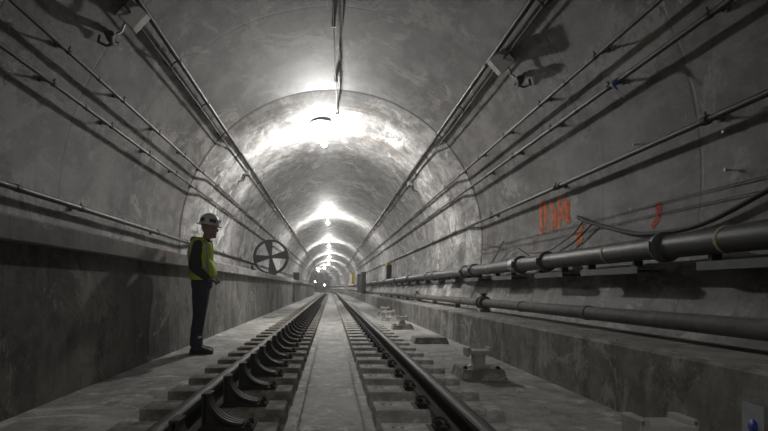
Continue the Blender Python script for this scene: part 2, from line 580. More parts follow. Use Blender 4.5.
# ------------------------------------------------------------------ power rail pedestals on the right
def pedestal(x, y, label, slab_only=False, w=.40, group=None, sc=1.0):
    t = empty('conductor_rail_pedestal' if not slab_only else 'concrete_pad', (x, y, 0), 0, label,
              'pedestal' if not slab_only else 'pad')
    m = MB(); bm = bmesh.new(); bmesh.ops.create_cube(bm, size=1)
    bmesh.ops.scale(bm, vec=(w + .04, .44, .10), verts=bm.verts)
    bmesh.ops.translate(bm, vec=(0, 0, .045), verts=bm.verts)
    for v in bm.verts:
        if v.co.z > .05: v.co.x *= .88; v.co.y *= .86
    bmesh.ops.bevel(bm, geom=bm.edges[:], offset=.012, segments=2, profile=.6, affect='EDGES')
    m.bm(bm); m.build('slab', 'pedconc', t)
    if slab_only: return t
    m = MB(); m.lathe([(0, .09), (.105, .09), (.105, .105), (.075, .115), (.068, .13), (.066, .20), (.080, .215), (.082, .225), (0, .225)], 20)
    m.build('insulator', 'capsteel', t)
    m = MB(); m.box((-.115, -.08, .222), (.115, .08, .262), bev=.008)
    m.build('cap_plate', 'capsteel', t)
    for sx in (-1, 1):
        m = MB(); m.box((sx * .085, -.075, .258), (sx * .125, .075, .288), bev=.005)
        m.box((sx * .105, -.075, .20), (sx * .128, .075, .285), bev=.005)
        m.build('rail_clamp', 'capsteel', t)
    for sx in (-1, 1):
        m = MB(); m.cyl((sx * .155, -.11, .085), (sx * .155, -.11, .118), .015, 8); m.cyl((sx * .155, -.11, .092), (sx * .155, -.11, .106), .026, 6)
        m.build('anchor_bolt', 'rust', t)
    return t


pedestal(1.47, 2.33, 'insulator pedestal nearest the viewer, cut off at the bottom edge')
pedestal(1.43, 5.05, 'grey insulator pedestal on its pad, second from the viewer, nearest one shown whole')
pedestal(1.55, 8.2, 'low bare concrete pad beside the right rail, no insulator on it', True, .50)
pedestal(1.49, 10.9, 'insulator pedestal just past the bare concrete pad')
pedestal(1.55, 13.7, 'low insulator pedestal, fourth from the viewer along the right rail')
pedestal(1.70, 16.4, 'farthest visible insulator pedestal close to the low bench')

# ------------------------------------------------------------------ long conduits and pipes
FARY = 108.0
def run(name, x, z, r, mat, label, cat, y0=YB + .1, y1=FARY, seg=12, wob=0.0, group=None, drift=None):
    t = empty(name, (0, 0, 0), 0, label, cat, group)
    ys = stations(y0, y1, 1.5 if wob else 3)
    b = MB(); rnd = random.Random(int(z * 1000))
    pts = []
    for y in ys:
        k = max(0.0, (y - YS) / 50.0)
        sh = 0.0
        pts.append(W(x + rnd.uniform(-wob, wob), y, z + rnd.uniform(-wob, wob)))
    b.tube(pts, r, seg); b.build('tube', mat, t)
    return t


def clamp(parent, x, z, r, y, mat='darksteel', w=.035, arm=True, name='standoff_clamp'):
    """ring round the tube and an arm back to the lining"""
    m = MB()
    m.cyl((x, y - w / 2, z), (x, y + w / 2, z), r + .007, 12)
    if arm:
        d = Vector((x, 0, z - ZC)); L = d.length; d.normalize()
        e = Rad(y) + .02
        m.cyl((x + d.x * r, y, z + d.z * r), (d.x * e, y, ZC + d.z * e), .010, 6)
        m.cyl((d.x * (e - .045), y, ZC + d.z * (e - .045)), (d.x * e, y, ZC + d.z * e), .028, 8)
        # small hook head on the upper side
        u = Vector((-d.z, 0, d.x)) * (1 if x < 0 else -1)
        if u.z < 0: u = -u
        p = Vector((x, y, z))
        m.cyl(p + u * r, p + u * (r + .035), .008, 6)
    return m.build(name, mat, parent)


def coupling(parent, x, z, r, y, mat='conduit', w=.07):
    m = MB(); m.cyl((x, y - w / 2, z), (x, y + w / 2, z), r + .006, 14)
    return m.build('coupling', mat, parent)


for nm, side, ratio, off, r, lab in (
        ('conduit', -1, .90, .135, .019, 'upper of the two thin wall conduits on the left wall'),
        ('conduit', -1, .735, .135, .019, 'lower of the two thin wall conduits on the left wall'),
        ('conduit', 1, .875, .14, .019, 'upper of the two thin wall conduits on the right wall'),
        ('conduit', 1, .722, .14, .022, 'lower of the two thin wall conduits on the right wall, with a blue tag')):
    x, z = on_ray(side, ratio, off)
    t = run(nm, x, z, r, 'conduit', lab, 'conduit')
    for k in range(-1, 34):
        y = 4.93 + 1.3 * k
        clamp(t, x, z, r, y)
    for k in range(0, 8): coupling(t, x, z, r, 5.6 + 3.9 * k)
    if ratio == .722: GX, GZ = x, z
xC, zC = on_ray(-1, .318, .125)
t = run('handrail_pipe', xC, zC, .030, 'conduit', 'single thicker pipe low on the left wall just above the ledge', 'pipe', seg=14)
for k in range(18):
    clamp(t, xC, zC, .030, 3.3 + 2.6 * k, 'darksteel', .05)
for k in range(6): coupling(t, xC, zC, .030, 4.7 + 5.5 * k, 'darksteel')
xH, zH = on_ray(1, .447, .125)
t = run('wall_pipe', xH, zH, .025, 'conduit', 'single thicker pipe halfway up the right wall below the thin conduits', 'pipe', seg=14)
for k in range(18):
    clamp(t, xH, zH, .030, 3.9 + 2.6 * k, 'darksteel', .05)
for k in range(6): coupling(t, xH, zH, .030, 6.4 + 5.5 * k, 'darksteel')

# upper cable trays: heavy conduit plus a thin companion cable tied to it
trays = {}
for side, ratio, ratio2, lab in ((-1, 1.50, 1.375, 'left'), (1, 1.44, 1.325, 'right')):
    x, z = on_ray(side, ratio, .125)
    x2, z2 = on_ray(side, ratio2, .115)
    trays[side] = (x, z, x2, z2)
    t = run('roof_conduit', x, z, .022, 'conduit', 'heavy conduit running high on the %s side of the roof with a junction box' % lab, 'conduit')
    b = MB()
    d = Vector((x, 0, z - ZC)).normalized()
    ys = stations(YB + .1, FARY, 3)
    # unistrut channel behind the tube
    u = Vector((-d.z, 0, d.x))
    prof = []
    for a_, b_ in ((-.028, .012), (.028, .012), (.028, .055), (-.028, .055)):
        prof.append((x + u.x * a_ + d.x * b_, z + u.z * a_ + d.z * b_))
    b.sweep(prof, ys); b.build('backing_channel', 'darksteel', t)
    c = run('signal_cable', x2, z2, .011, 'rubber', 'thin dark cable running beside the heavy conduit on the %s of the roof' % lab, 'cable', wob=.012)
    for k in range(-1, 24):
        y = 5.2 + 1.55 * k
        m = MB()
        m.cyl((x, y - .02, z), (x, y + .02, z), .030, 12)
        m.tube([(x, y, z), ((x + x2) / 2 + d.x * .02, y, (z + z2) / 2 + d.z * .02), (x2, y, z2)], .010, 6)
        m.cyl((x2, y - .03, z2), (x2, y + .03, z2), .022, 8)
        e = Rad(y) + .02; d2 = Vector((x2, 0, z2 - ZC)).normalized()
        m.cyl((x2, y, z2), (d2.x * e, y, ZC + d2.z * e), .016, 6)
        e1 = Vector((d.x * e, y, ZC + d.z * e)); m.cyl((x, y, z), e1, .012, 6)
        m.build('saddle_bracket', 'darksteel', t)

# junction boxes on the heavy conduits, with a speaker-like fixture beside each
def jbox(side, y, label, ddx):
    x, z, x2, z2 = trays[side]
    d = Vector((x2, 0, z2 - ZC)).normalized(); u = Vector((0, 1, 0)).cross(d)
    T = Matrix((( -u.x * side, 0, d.x, (x2) ), (0, 1, 0, y), (-u.z * side, 0, d.z, z2), (0, 0, 0, 1)))
    t = empty('junction_box', (0, 0, 0), 0, label, 'junction box')
    m = MB(); m.box((-.11, -.055, -.13), (.11, .055, .10), T=T, bev=.006); m.build('housing', 'greybox', t)
    m = MB(); m.box((-.105, -.065, -.125), (.105, -.053, .095), T=T, bev=.004); m.build('lid', 'greybox', t)
    return T


TL = jbox(-1, 5.45, 'pale square junction box at top left on the roof conduit', 0)
TR = jbox(1, 6.45, 'pale square junction box at upper right on the roof conduit', 0)
# smaller far boxes along the conduits
for side, y, lab in ((-1, 12.9, 'small fitting with a looped cable on the left roof conduit, past the ring joint'),
                     (1, 14.0, 'small pale fitting on the right roof conduit past the ring joint')):
    x, z, x2, z2 = trays[side]
    t = empty('cable_fitting', (0, 0, 0), 0, lab, 'cable fitting')
    m = MB(); m.box((x2 - .07, y - .12, z2 - .07), (x2 + .07, y + .12, z2 + .05), bev=.01); m.build('housing', 'galv', t)
    m = MB(); d = Vector((x2, 0, z2 - ZC)).normalized()
    u = Vector((d.z, 0, -d.x)) * side
    base = Vector((x2, y, z2)) + u * .08 * 1.0
    m.tube([Vector((x2, y, z2)), base + Vector((0, .05, 0)), base + u * .12 + Vector((0, .25, 0)), base + u * .22 + Vector((0, -.05, 0)),
            base + u * .30 + Vector((0, .1, 0))], .014, 7)
    m.build('looped_cable', 'rubber', t)


def roof_fixture(side, y, label):
    """angled plate, curved housing, bolt and a flexible conduit back to the junction box"""
    x, z, x2, z2 = trays[side]
    T = TL if side < 0 else TR
    dn = Matrix.Identity(4)
    t = empty('warning_horn', (0, 0, 0), 0, label, 'horn')
    # local: X away from the conduit down the wall, Y along the tunnel, Z into the wall
    T = T @ Matrix.Translation((-.02, 0, .02)) @ Matrix.Diagonal((.74, .74, .55, 1))
    def L(a, b_, c): return T @ Vector((a, b_, c))
    o0 = -.36
    m = MB(); m.tube([L(-.10, 0, -.01), L(-.17, .02, -.03), L(-.24, .06, -.04), L(-.32, .0, -.05)], .013, 8)
    m.build('flexible_conduit', 'galv', t)
    m = MB(); m.box((-.40, -.10, -.06), (-.36, .12, .12), T=T, bev=.006)
    m.box((-.40, -.03, .05), (-.36, .03, .19), T=T, bev=.004)
    m.build('mounting_plate', 'channel', t)
    m = MB()
    pts = []; rr = []
    for k in range(9):
        q = k / 8
        pts.append(L(-.40 - .05 * math.sin(q * PI), .16 - .34 * q, -.06 - .05 * math.sin(q * PI * .7)))
        rr.append(.018 + .030 * q ** 1.5)
    m.tube(pts, rr, 16); m.build('horn_body', 'darksteel', t)
    m = MB(); m.lathe([(0, 0), (.026, 0), (.030, .012), (.018, .03), (0, .034)], 14, T=Matrix.Translation(L(-.46, .14, -.03)))
    m.build('end_cap', 'galv', t)
    m = MB(); m.tube([L(-.44, .14, -.02), L(-.54, .10, .02), L(-.58, -.06, .05), L(-.50, -.10, .08)], .014, 8)
    m.build('cable_loop', 'rubber', t)


roof_fixture(-1, 5.75, 'small dark horn on an angled plate hanging left of the top left junction box')
roof_fixture(1, 6.75, 'small dark horn with a curved body right of the upper right junction box')

# ceiling line leading to the first lamp, and a dark strand for its shadow
t = empty('ceiling_conduit', (0, 0, 0), 0, 'thin straight conduit along the crown leading to the nearest lamp', 'conduit')
m = MB(); pts = [(.00, YB + .2, ZC + R1 - .10), (.03, 7.2, ZC + R1 - .10), (.11, 10.2, ZC + R2 - .05), (.13, 11.0, ZC + R2 - .04)]
m.tube(pts, .010, 8); m.build('tube', 'conduit', t)
for y in (3.5, 5.5, 7.5, 9.5):
    xx = .00 + max(0, y + 7) * .0021 if y < 7.2 else .03 + (y - 7.2) * .027
    m = MB(); m.box((xx - .03, y - .015, ZC + R1 - .115), (xx + .03, y + .015, ZC + R1 + .0)); m.build('strap', 'galv', t)
m = MB(); pts = []  # dark strand modelled where the conduit's shadow falls on the crown
for k in range(40):
    y = 3.0 + k * .21
    pts.append((.16 + .015 * math.sin(y * 2.1) + .01 * math.sin(y * 5.2) - .01 * max(0, y - 9), y, ZC + Rad(y) - .022 - (Rad(y) - math.sqrt(Rad(y) ** 2 - .03)) ))
m.tube(pts, .011, 7)
e = pts[-1]; m.cyl((e[0], e[1], e[2] - .02), (e[0], e[1], e[2] + .03), .035, 10)
o = m.build('shadow_strand', 'rubber'); tag(o, 'wavy dark strand along the crown in place of the shadow of the straight conduit', 'cable')

# ------------------------------------------------------------------ lamps
LX, LZ = -.16, 4.22
LY, LSP = 12.1, 14.8
def make_lamp():
    t = empty('ceiling_lamp', (0, 0, 0))
    top = ZC + R2 - LZ
    m = MB(); m.cyl((0, 0, .08), (0, 0, top + .02), .013, 12); m.build('stem', 'white', t)
    m = MB(); m.lathe([(.0, top), (.07, top - .005), (.075, top - .02), (0, top - .025)], 32)
    m.build('canopy_plate', 'channel', t)
    m = MB(); m.lathe([(0, .13), (.028, .13), (.034, .085), (.03, .06), (0, .06)], 16); m.build('socket', 'white', t)
    m = MB(); m.lathe([(0, .075), (.03, .07), (.055, .05), (.072, .015), (.073, -.015), (.06, -.045), (.032, -.067), (0, -.072)], 16)
    m.build('bulb', 'bulb', t)
    return t


lamp = make_lamp()
m = MB(); m.lathe([(.0, 4.645), (.16, 4.64), (.23, 4.60), (.235, 4.585), (.225, 4.585), (.12, 4.60), (0, 4.603)], 32, T=Matrix.Translation((-.24, 11.75, 0)))
o = m.build('ceiling_plate', 'channel'); tag(o, 'round grey plate on the tunnel crown just before the nearest lamp', 'plate')
wh = ['nearest ceiling lamp, brightest glow on the tunnel crown', 'second ceiling lamp down the tunnel',
      'third ceiling lamp down the tunnel', 'fourth ceiling lamp down the tunnel',
      'fifth ceiling lamp, the last one before the bend begins to carry them left', 'sixth ceiling lamp, small and left of the nearer ones',
      'seventh ceiling lamp, farthest visible, at the bend']
for k in range(7):
    o = lamp if k == 0 else copy_tree(lamp)
    y = LY + LSP * k
    o.location = W(LX, y, LZ)
    tag(o, wh[k], 'lamp', 'lamps along the tunnel crown')

def dim_lamp():
    o = copy_tree(lamp); o.location = (LX, LY - LSP, LZ)
    for ch in o.children:
        if ch.name.startswith('bulb'):
            ch.data = ch.data.copy(); ch.data.materials[0] = M['dimbulb']
    tag(o, 'weak ceiling lamp above and behind the viewer', 'lamp')
dim_lamp()
# small far work lights
for x, y, z, lab in ((-1.2, 96, 2.0, 'tiny white light low on the left at the far bend'),
                     (.6, 96, 1.45, 'tiny white light low in the centre of the far bend')):
    p = W(x, y, 0)
    t = empty('work_light', p, 0, lab, 'light')
    m = MB(); m.cyl((0, 0, 0), (0, 0, z - .12), .03, 8); m.build('post', 'darksteel', t)
    m = MB(); m.box((-.12, -.05, z - .14), (.12, .08, z + .12), bev=.01); m.build('housing', 'darksteel', t)
    m = MB(); m.box((-.10, -.065, z - .12), (.10, -.045, z + .10), bev=.008); m.build('lens', 'farglow', t)

# ------------------------------------------------------------------ large pipes on the right
PX, PZ, PR = 2.65, 1.185, .092
t = run('water_main', PX, PZ, PR, 'pipeiron', 'large dark pipe along the right wall with ring couplings', 'pipe', seg=24)
def ring_coupling(parent, x, z, r, y, w=.10, mat='pipeiron'):
    m = MB()
    m.tube([(x, y - w / 2, z), (x, y - w * .3, z), (x, y - w * .28, z), (x, y + w * .28, z), (x, y + w * .3, z), (x, y + w / 2, z)],
           [r + .012, r + .016, r + .030, r + .030, r + .016, r + .012], 24)
    for s in (-1, 1):
        m.box((x + s * (r + .015) - .02, y - .022, z - .030), (x + s * (r + .015) + .02, y + .022, z + .030), bev=.004)
        m.cyl((x + s * (r + .035), y, z - .04), (x + s * (r + .035), y, z + .045), .009, 6)
    return m.build('pipe_coupling', mat, parent)
for y in (4.12, 6.38, 7.25, 9.6, 10.25, 13.2, 14.1, 17.5, 21, 25, 29, 34, 40): ring_coupling(t, PX, PZ, PR, y)
for y in (3.47, 4.93, 8.6, 11.8):
    m = MB(); m.cyl((PX, y - .012, PZ), (PX, y + .012, PZ), PR + .004, 24); m.build('band', 'strap' if y < 5 else 'galv', t)
m = MB(); m.cyl((PX, 7.36, PZ), (PX, 7.52, PZ), PR + .014, 24); m.build('sleeve', 'galv', t)
m = MB(); m.cyl((PX, 2.9, PZ), (PX, 2.93, PZ), PR + .012, 24); m.build('flange', 'darksteel', t)
LPX, LPZ, LPR = 2.42, .626, .062
t = run('drain_pipe', LPX, LPZ, LPR, 'dustpipe', 'dusty pale pipe lying on the low bench below the large dark pipe', 'pipe', seg=20)
for y in (4.9, 6.6, 9.5, 11.1, 13.0, 15.5, 18.6, 22, 26, 31):
    m = MB(); m.cyl((LPX, y - .03, LPZ), (LPX, y + .03, LPZ), LPR + .008, 18); m.build('coupling', 'dustpipe', t)
for k in range(8):
    y = 10.1 + 2.2 * k
    m = MB(); m.box((LPX - .01, y - .05, .475), (LPX + .08, y + .05, LPZ - LPR + .012), bev=.004); m.build('support_chock', 'dustpipe', t)
# flanged valve sitting on the lower pipe
def valve(y, label):
    t = empty('flanged_valve', (LPX, y, 0), 0, label, 'valve')
    m = MB()
    for s in (-1, 1): m.cyl((0, s * .09 - .012, LPZ), (0, s * .09 + .012, LPZ), .105, 20)
    m.tube([(0, -.09, LPZ), (0, 0, LPZ), (0, .09, LPZ)], [.075, .092, .075], 18)
    for s in (-1, 1):
        for k in range(8):
            a = k * PI / 4 + .2; c = Vector((.088 * math.cos(a), 0, LPZ + .088 * math.sin(a)))
            m.cyl(c + Vector((0, s * .09 - .022, 0)), c + Vector((0, s * .09 + .022, 0)), .010, 6)
    m.build('valve_body', 'dustpipe', t)
    m = MB(); m.cyl((0, 0, LPZ + .06), (0, 0, LPZ + .15), .035, 12); m.cyl((0, 0, LPZ + .13), (0, 0, LPZ + .145), .06, 12); m.build('bonnet', 'darksteel', t)
    m = MB(); m.box((-.08, -.10, .465), (.08, .10, LPZ - .09), bev=.006); m.build('foot', 'pedconc', t)
valve(8.25, 'flanged valve on the low dusty pipe, nearest the viewer')
valve(14.6, 'flanged valve on the low dusty pipe, the farther and smaller one')

# channel shelves below the main
def shelf(y0, y1, label=None, group=None):
    t = empty('channel_shelf', (0, (y0 + y1) / 2, 0), 0, label, 'shelf bracket', group)
    h = (y1 - y0) / 2
    m = MB()
    m.prism([(2.60, .985), (2.605, .985), (2.605, 1.040), (2.80, 1.040), (2.80, 1.045), (2.60, 1.045)], -h, h)
    m.build('channel', 'channel', t)
    for q in (-h * .8, h * .8):
        m = MB()
        m.box((2.63, q - .02, 1.045), (2.70, q + .02, PZ - PR + .004), bev=.003)
        m.box((2.64, q - .02, .995), (2.90, q + .02, 1.02), bev=.002)
        m.build('pipe_bracket', 'darksteel', t)
    return t
shelf(2.80, 3.70, 'grey channel shelf under the large pipe, nearest the right edge')
shelf(4.42, 5.42, 'grey channel shelf under the large pipe, second from the right edge')
shelf(5.85, 6.65, 'grey channel shelf under the large pipe beside its ring couplings')
sh = shelf(7.5, 8.4)
for k in range(20):
    o = sh if k == 0 else copy_tree(sh)
    o.location.y = 7.95 + 1.7 * k
    tag(o, 'narrow channel shelf under the large pipe, farther down the tunnel', 'shelf bracket', 'far channel shelves under the large pipe')

# ------------------------------------------------------------------ wires and cables on the right wall
def wire(px, r, name, label, off=.05, cat='cable', mat='rubber', smooth=True):
    P = [P_wall(a, b_, off) for a, b_ in px]
    if smooth and len(P) > 2:
        Q = []
        for i in range(len(P) - 1):
            p0, p1, p2, p3 = P[max(i - 1, 0)], P[i], P[i + 1], P[min(i + 2, len(P) - 1)]
            for k in range(6):
                s = k / 6
                Q.append(.5 * ((2 * p1) + (p2 - p0) * s + (2 * p0 - 5 * p1 + 4 * p2 - p3) * s * s + (3 * p1 - p0 - 3 * p2 + p3) * s ** 3))
        Q.append(P[-1]); P = Q
    m = MB(); m.tube(P, r, 8)
    o = m.build(name, 'oldcable' if mat == 'rubber' else mat); return tag(o, label, cat)

wire([(578, 217), (586, 221), (603, 226), (622, 231), (640, 234), (658, 233), (680, 230), (702, 224), (728, 212), (750, 200), (768, 190), (800, 172)],
     .021, 'drooping_cable', 'thick black cable drooping from a hook along the right wall above the large pipe')
wire([(594, 222), (586, 230), (574, 242), (562, 250), (552, 256)], .010, 'hanging_cable', 'black cable hanging from the hook down to the large pipe, right of the other')
wire([(583, 221), (575, 232), (564, 241), (552, 249), (543, 252), (531, 253)], .008, 'hanging_wire', 'thin black wire running from the hook left to the large pipe')
wire([(503, 241), (498, 252), (491, 264)], .008, 'bent_wire', 'short dark wire sloping down left from the peak near the orange marks')
wire([(503, 241), (512, 245), (522, 251), (532, 257), (541, 258)], .008, 'bent_wire', 'short dark wire sloping down right from the peak near the orange marks')
wire([(515, 249), (508, 253), (502, 260), (499, 266)], .007, 'bent_wire', 'curved dark wire below the peaked wires beside the large pipe')
wire([(489, 245), (496, 246), (503, 248)], .007, 'bent_wire', 'short level dark wire left of the peaked wires')
wire([(578, 216), (579, 219), (587, 221)], .016, 'wall_hook', 'dark hook on the right wall holding the drooping cable', off=.03, cat='hook', mat='darksteel')
for a, b_, lab in ((.258, .26, 'upper'), (.226, .22, 'lower')):
    x, z = on_ray(1, a, .02)
    m = MB(); ys = stations(1.0, 10.1, 1.0); m.tube([(x, y, z + .006 * math.sin(y * 1.7)) for y in ys], .004, 6)
    o = m.build('thin_wire', 'rubber'); tag(o, '%s of two thin dark wires stretched along the right wall' % lab, 'wire')

# studs on the right wall
for px, py, lab in ((638, 144, 'small metal stud in the right wall, leftmost of three'), (729, 131, 'small metal stud in the right wall, topmost of three'),
                    (731, 170, 'small metal stud in the right wall, lowest of three')):
    p = P_wall(px, py, 0); n = Vector((p.x, 0, p.z - ZC)).normalized()
    m = MB(); m.cyl(p + n * .02, p - n * .05, .006, 8); m.cyl(p - n * .035, p - n * .05, .012, 8)
    o = m.build('wall_stud', 'galv'); tag(o, lab, 'stud')

# blue tag on the lower thin conduit
t = empty('cable_tag', (0, 0, 0), 0, 'blue tag tied to the lower thin conduit on the right wall', 'tag')
m = MB(); m.cyl((GX, 4.78, GZ), (GX, 4.83, GZ), .030, 12)
m.tube([(GX - .03, 4.80, GZ), (GX - .035, 4.79, GZ - .05), (GX - .02, 4.76, GZ - .09)], [.02, .016, .008], 8); m.build('blue_tie', 'blue', t)
m = MB(); m.tube([(GX - .02, 4.76, GZ - .085), (GX - .01, 4.72, GZ - .14), (GX, 4.68, GZ - .19)], .004, 6); m.build('tail', 'paper', t)

# ------------------------------------------------------------------ paint marks
def stroke(m, px, w):
    for i in range(len(px) - 1):
        a, b_ = P_wall(*px[i], .004), P_wall(*px[i + 1], .004)
        d = (b_ - a)
        if d.length < 1e-6: continue
        d.normalize()
        n = Vector((-a.x, 0, -(a.z - ZC))).normalized()
        s = d.cross(n).normalized() * w * 1.8
        e = d * w * .4
        m.add([a - s - e, a + s - e, b_ + s + e, b_ - s + e], [[0, 1, 2, 3]])
m = MB()
stroke(m, [(541, 202), (541, 218), (541, 234)], .030)
stroke(m, [(545, 203), (545.5, 218), (545, 231)], .018)
stroke(m, [(541, 206), (546, 210), (547, 218)], .022)
stroke(m, [(552, 204), (553, 216), (552, 231)], .022)
stroke(m, [(549, 201), (553, 207), (556, 215), (555, 226)], .020)
stroke(m, [(559, 197), (559, 210), (559, 229)], .026)
stroke(m, [(559, 212), (564, 208), (569, 202)], .024)
stroke(m, [(561, 209), (565, 212), (570, 205)], .018)
stroke(m, [(564, 199), (567, 212), (569, 222)], .026)
stroke(m, [(566, 210), (568, 224)], .022)
stroke(m, [(553, 220), (559, 218), (566, 216)], .016)
o = m.build('spray_lettering', 'orange', fix=False); tag(o, 'orange spray painted letters on the right wall', 'graffiti')
m = MB(); stroke(m, [(576, 233), (579, 238), (582, 241)], .025); stroke(m, [(582, 226), (579, 238), (577, 246)], .022)
o = m.build('spray_mark', 'orange', fix=False); tag(o, 'small orange spray cross right of the orange letters, behind cables', 'graffiti')
m = MB(); stroke(m, [(657, 204), (660, 210), (661, 215), (655, 222), (652, 227)], .018); stroke(m, [(657, 203), (658, 212)], .02)
o = m.build('spray_mark', 'red', fix=False); tag(o, 'small red spray mark above the drooping cable', 'graffiti')
m = MB(); stroke(m, [(530, 240), (536, 243), (533, 250)], .03); stroke(m, [(528, 245), (540, 238)], .025)
o = m.build('spray_mark', 'pink', fix=False); tag(o, 'faint pinkish spray patch below left of the orange letters', 'graffiti')
for x0, lab in ((441, 'faint pink vertical paint streak on the right wall, farther one'), (494, 'faint pink vertical paint streak beside the peaked wires')):
    m = MB(); stroke(m, [(x0, 242 if x0 < 450 else 222), (x0, 254), (x0, 266 if x0 > 450 else 262)], .022)
    o = m.build('paint_streak', 'pink', fix=False); tag(o, lab, 'paint mark')

def flat_mark(name, pts, w, mat, label, axis_x):
    m = MB()
    for i in range(len(pts) - 1):
        (y0, z0), (y1, z1) = pts[i], pts[i + 1]
        d = Vector((0, y1 - y0, z1 - z0)).normalized(); s = Vector((0, -d.z, d.y)) * w
        a = Vector((axis_x, y0, z0)); b_ = Vector((axis_x, y1, z1))
        m.add([a - s, a + s, b_ + s, b_ - s], [[0, 1, 2, 3]])
    o = m.build(name, mat, fix=False); return tag(o, label, 'paint mark')
# px (100,335): y = 520*2.12/231
flat_mark('spray_mark', [(4.75, .72), (4.85, .56), (4.80, .40)], .05, 'pink', 'faint red spray mark low on the left wall', -2.116)
flat_mark('spray_mark', [(6.32, 1.30), (6.36, 1.22)], .04, 'red', 'red spray dot on the left ledge face behind the worker', -2.016)

# label on the low bench, lower right corner
t = empty('paint_label', (0, 0, 0), 0, 'pale sticker with a blue dot on the low bench at the lower right corner', 'label')
m = MB(); m.box((1.994, 2.40, .10), (2.0, 2.525, .31), bev=.002); m.build('sticker', 'paper', t)
m = MB(); m.lathe([(0, 0), (.030, 0), (.030, .003), (0, .003)], 20, T=Matrix.Translation((1.9935, 2.455, .205)) @ Matrix.Rotation(-PI / 2, 4, 'Y') @ Matrix.Diagonal((1.2, .9, 1, 1)))
m.build('blue_dot', 'blue', t)

# ------------------------------------------------------------------ wall items farther on
def cabinet(x0, x1, y0, y1, z0, z1, mat, name, label, cat, face=-1, parts=True):
    t = empty(name, (0, 0, 0), 0, label, cat)
    m = MB(); m.box((x0, y0, z0), (x1, y1, z1), bev=.01); m.build('housing', mat, t)
    xf = x0 if face < 0 else x1
    m = MB(); m.box((xf + face * .012, y0 + .03, z0 + .03), (xf, y1 - .03, z1 - .03), bev=.004); d = m.build('door', mat, t)
    m = MB(); m.cyl((xf + face * .012, y0 + .07, (z0 + z1) / 2 - .04), (xf + face * .04, y0 + .07, (z0 + z1) / 2 - .04), .012, 8)
    m.build('handle', 'galv', d)
    return t
cabinet(2.66, 2.90, 24.6, 25.3, 1.30, 1.95, 'darksteel', 'equipment_cabinet', 'small dark cabinet on the right wall above the large pipe', 'cabinet')
m = MB(); m.box((2.64, 24.6, 1.96), (2.92, 25.3, 2.08), bev=.01); o = m.build('cabinet_sign', 'strap'); tag(o, 'yellowish plate on top of the small dark wall cabinet', 'sign')
cabinet(2.06, 2.33, 34.5, 36.0, .48, 1.95, 'darksteel', 'equipment_cabinet', 'tall dark box added in place of a dark doorway on the right in the distance', 'cabinet')  # added dark box stands in for a shaded doorway recess
cabinet(2.06, 2.33, 40.5, 41.7, .48, 1.95, 'channel', 'equipment_cabinet', 'grey cabinet behind the tall dark box on the right bench', 'cabinet')
cabinet(2.2, 2.54, 55.5, 56.7, 1.3, 2.5, 'yellow', 'yellow_cabinet', 'yellow cabinet on the right wall in the distance', 'cabinet')
m = MB(); m.box((1.85, 66, .48), (2.15, 66.3, 2.75), bev=.02); p0 = m.build('white_post', 'white'); tag(p0, 'tall pale post on the right in the distance', 'post')
m = MB(); m.box((-2.125, 28.9, .10), (-2.07, 29.9, 1.16), bev=.01)  # added dark panel stands in for the shade of an open slot
for k in range(7): m.box((-2.075, 28.95, .18 + k * .14), (-2.055, 29.85, .22 + k * .14), bev=.003)
o = m.build('recess_panel', 'darksteel'); tag(o, 'dark slatted panel added in place of a shaded slot in the left wall below the ledge', 'panel')
cabinet(-2.75, -2.35, 38, 38.8, 1.34, 2.0, 'darksteel', 'equipment_cabinet', 'small dark cabinet on the left ledge in the distance', 'cabinet', 1)

# low grey slab lying beside the track on the left floor
m = MB(); m.box((-1.95, 14.9, 0), (-1.6, 15.4, .035), bev=.008); o = m.build('floor_plate', 'pedconc'); tag(o, 'thin flat plate on the left walkway beside the wall', 'plate')

# ------------------------------------------------------------------ reel wheel on the left ledge
wr = empty('cable_reel', (-2.15, 18.5, 1.345), 0, 'large dark spoked reel wheel standing on the left ledge', 'reel')
WR = .62
m = MB(); T = Matrix.Translation((0, 0, WR)) @ Matrix.Rotation(PI / 2, 4, 'X')
m.lathe([(WR - .075, -.03), (WR, -.03), (WR, .03), (WR - .075, .03), (WR - .075, -.03)], 48, T=T, smooth=False)
m.build('front_rim', 'darksteel', wr)
m = MB(); T2 = Matrix.Translation((.03, .16, WR - .0)) @ Matrix.Rotation(PI / 2, 4, 'X')
m.lathe([(WR - .05, -.015), (WR - .01, -.015), (WR - .01, .015), (WR - .05, .015), (WR - .05, -.015)], 48, T=T2, smooth=False)
m.build('rear_rim', 'conduit', wr)
for k in range(4):
    a = R(8) + k * PI / 2
    m = MB(); Tk = Matrix.Translation((0, 0, WR)) @ Matrix.Rotation(-a, 4, 'Y')
    vs = [Tk @ Vector(v) for v in ((-.05, -.022, .05), (.05, -.022, .05), (.155, -.022, WR - .06), (-.155, -.022, WR - .06),
                                   (-.05, .022, .05), (.05, .022, .05), (.155, .022, WR - .06), (-.155, .022, WR - .06))]
    m.add(vs, [[0, 1, 2, 3], [7, 6, 5, 4], [0, 4, 5, 1], [1, 5, 6, 2], [2, 6, 7, 3], [3, 7, 4, 0]])
    m.build('spoke', 'darksteel', wr)
m = MB(); m.cyl((0, -.05, WR), (0, .19, WR), .085, 20); m.cyl((0, -.07, WR), (0, -.04, WR), .035, 12)
m.build('hub', 'darksteel', wr)
for k in range(8):
    a = k * PI / 4 + .3
    m = MB(); m.cyl(((WR - .04) * math.cos(a), .0, WR + (WR - .04) * math.sin(a)), ((WR - .04) * math.cos(a) + .02, .16, WR + (WR - .04) * math.sin(a)), .012, 8)
    m.build('tie_rod', 'darksteel', wr)
m = MB(); m.box((-.06, -.10, -.015), (.20, .24, .035), bev=.008); m.box((-.14, -.05, .0), (.17, .20, .06), bev=.01)
m.build('chock', 'darksteel', wr)
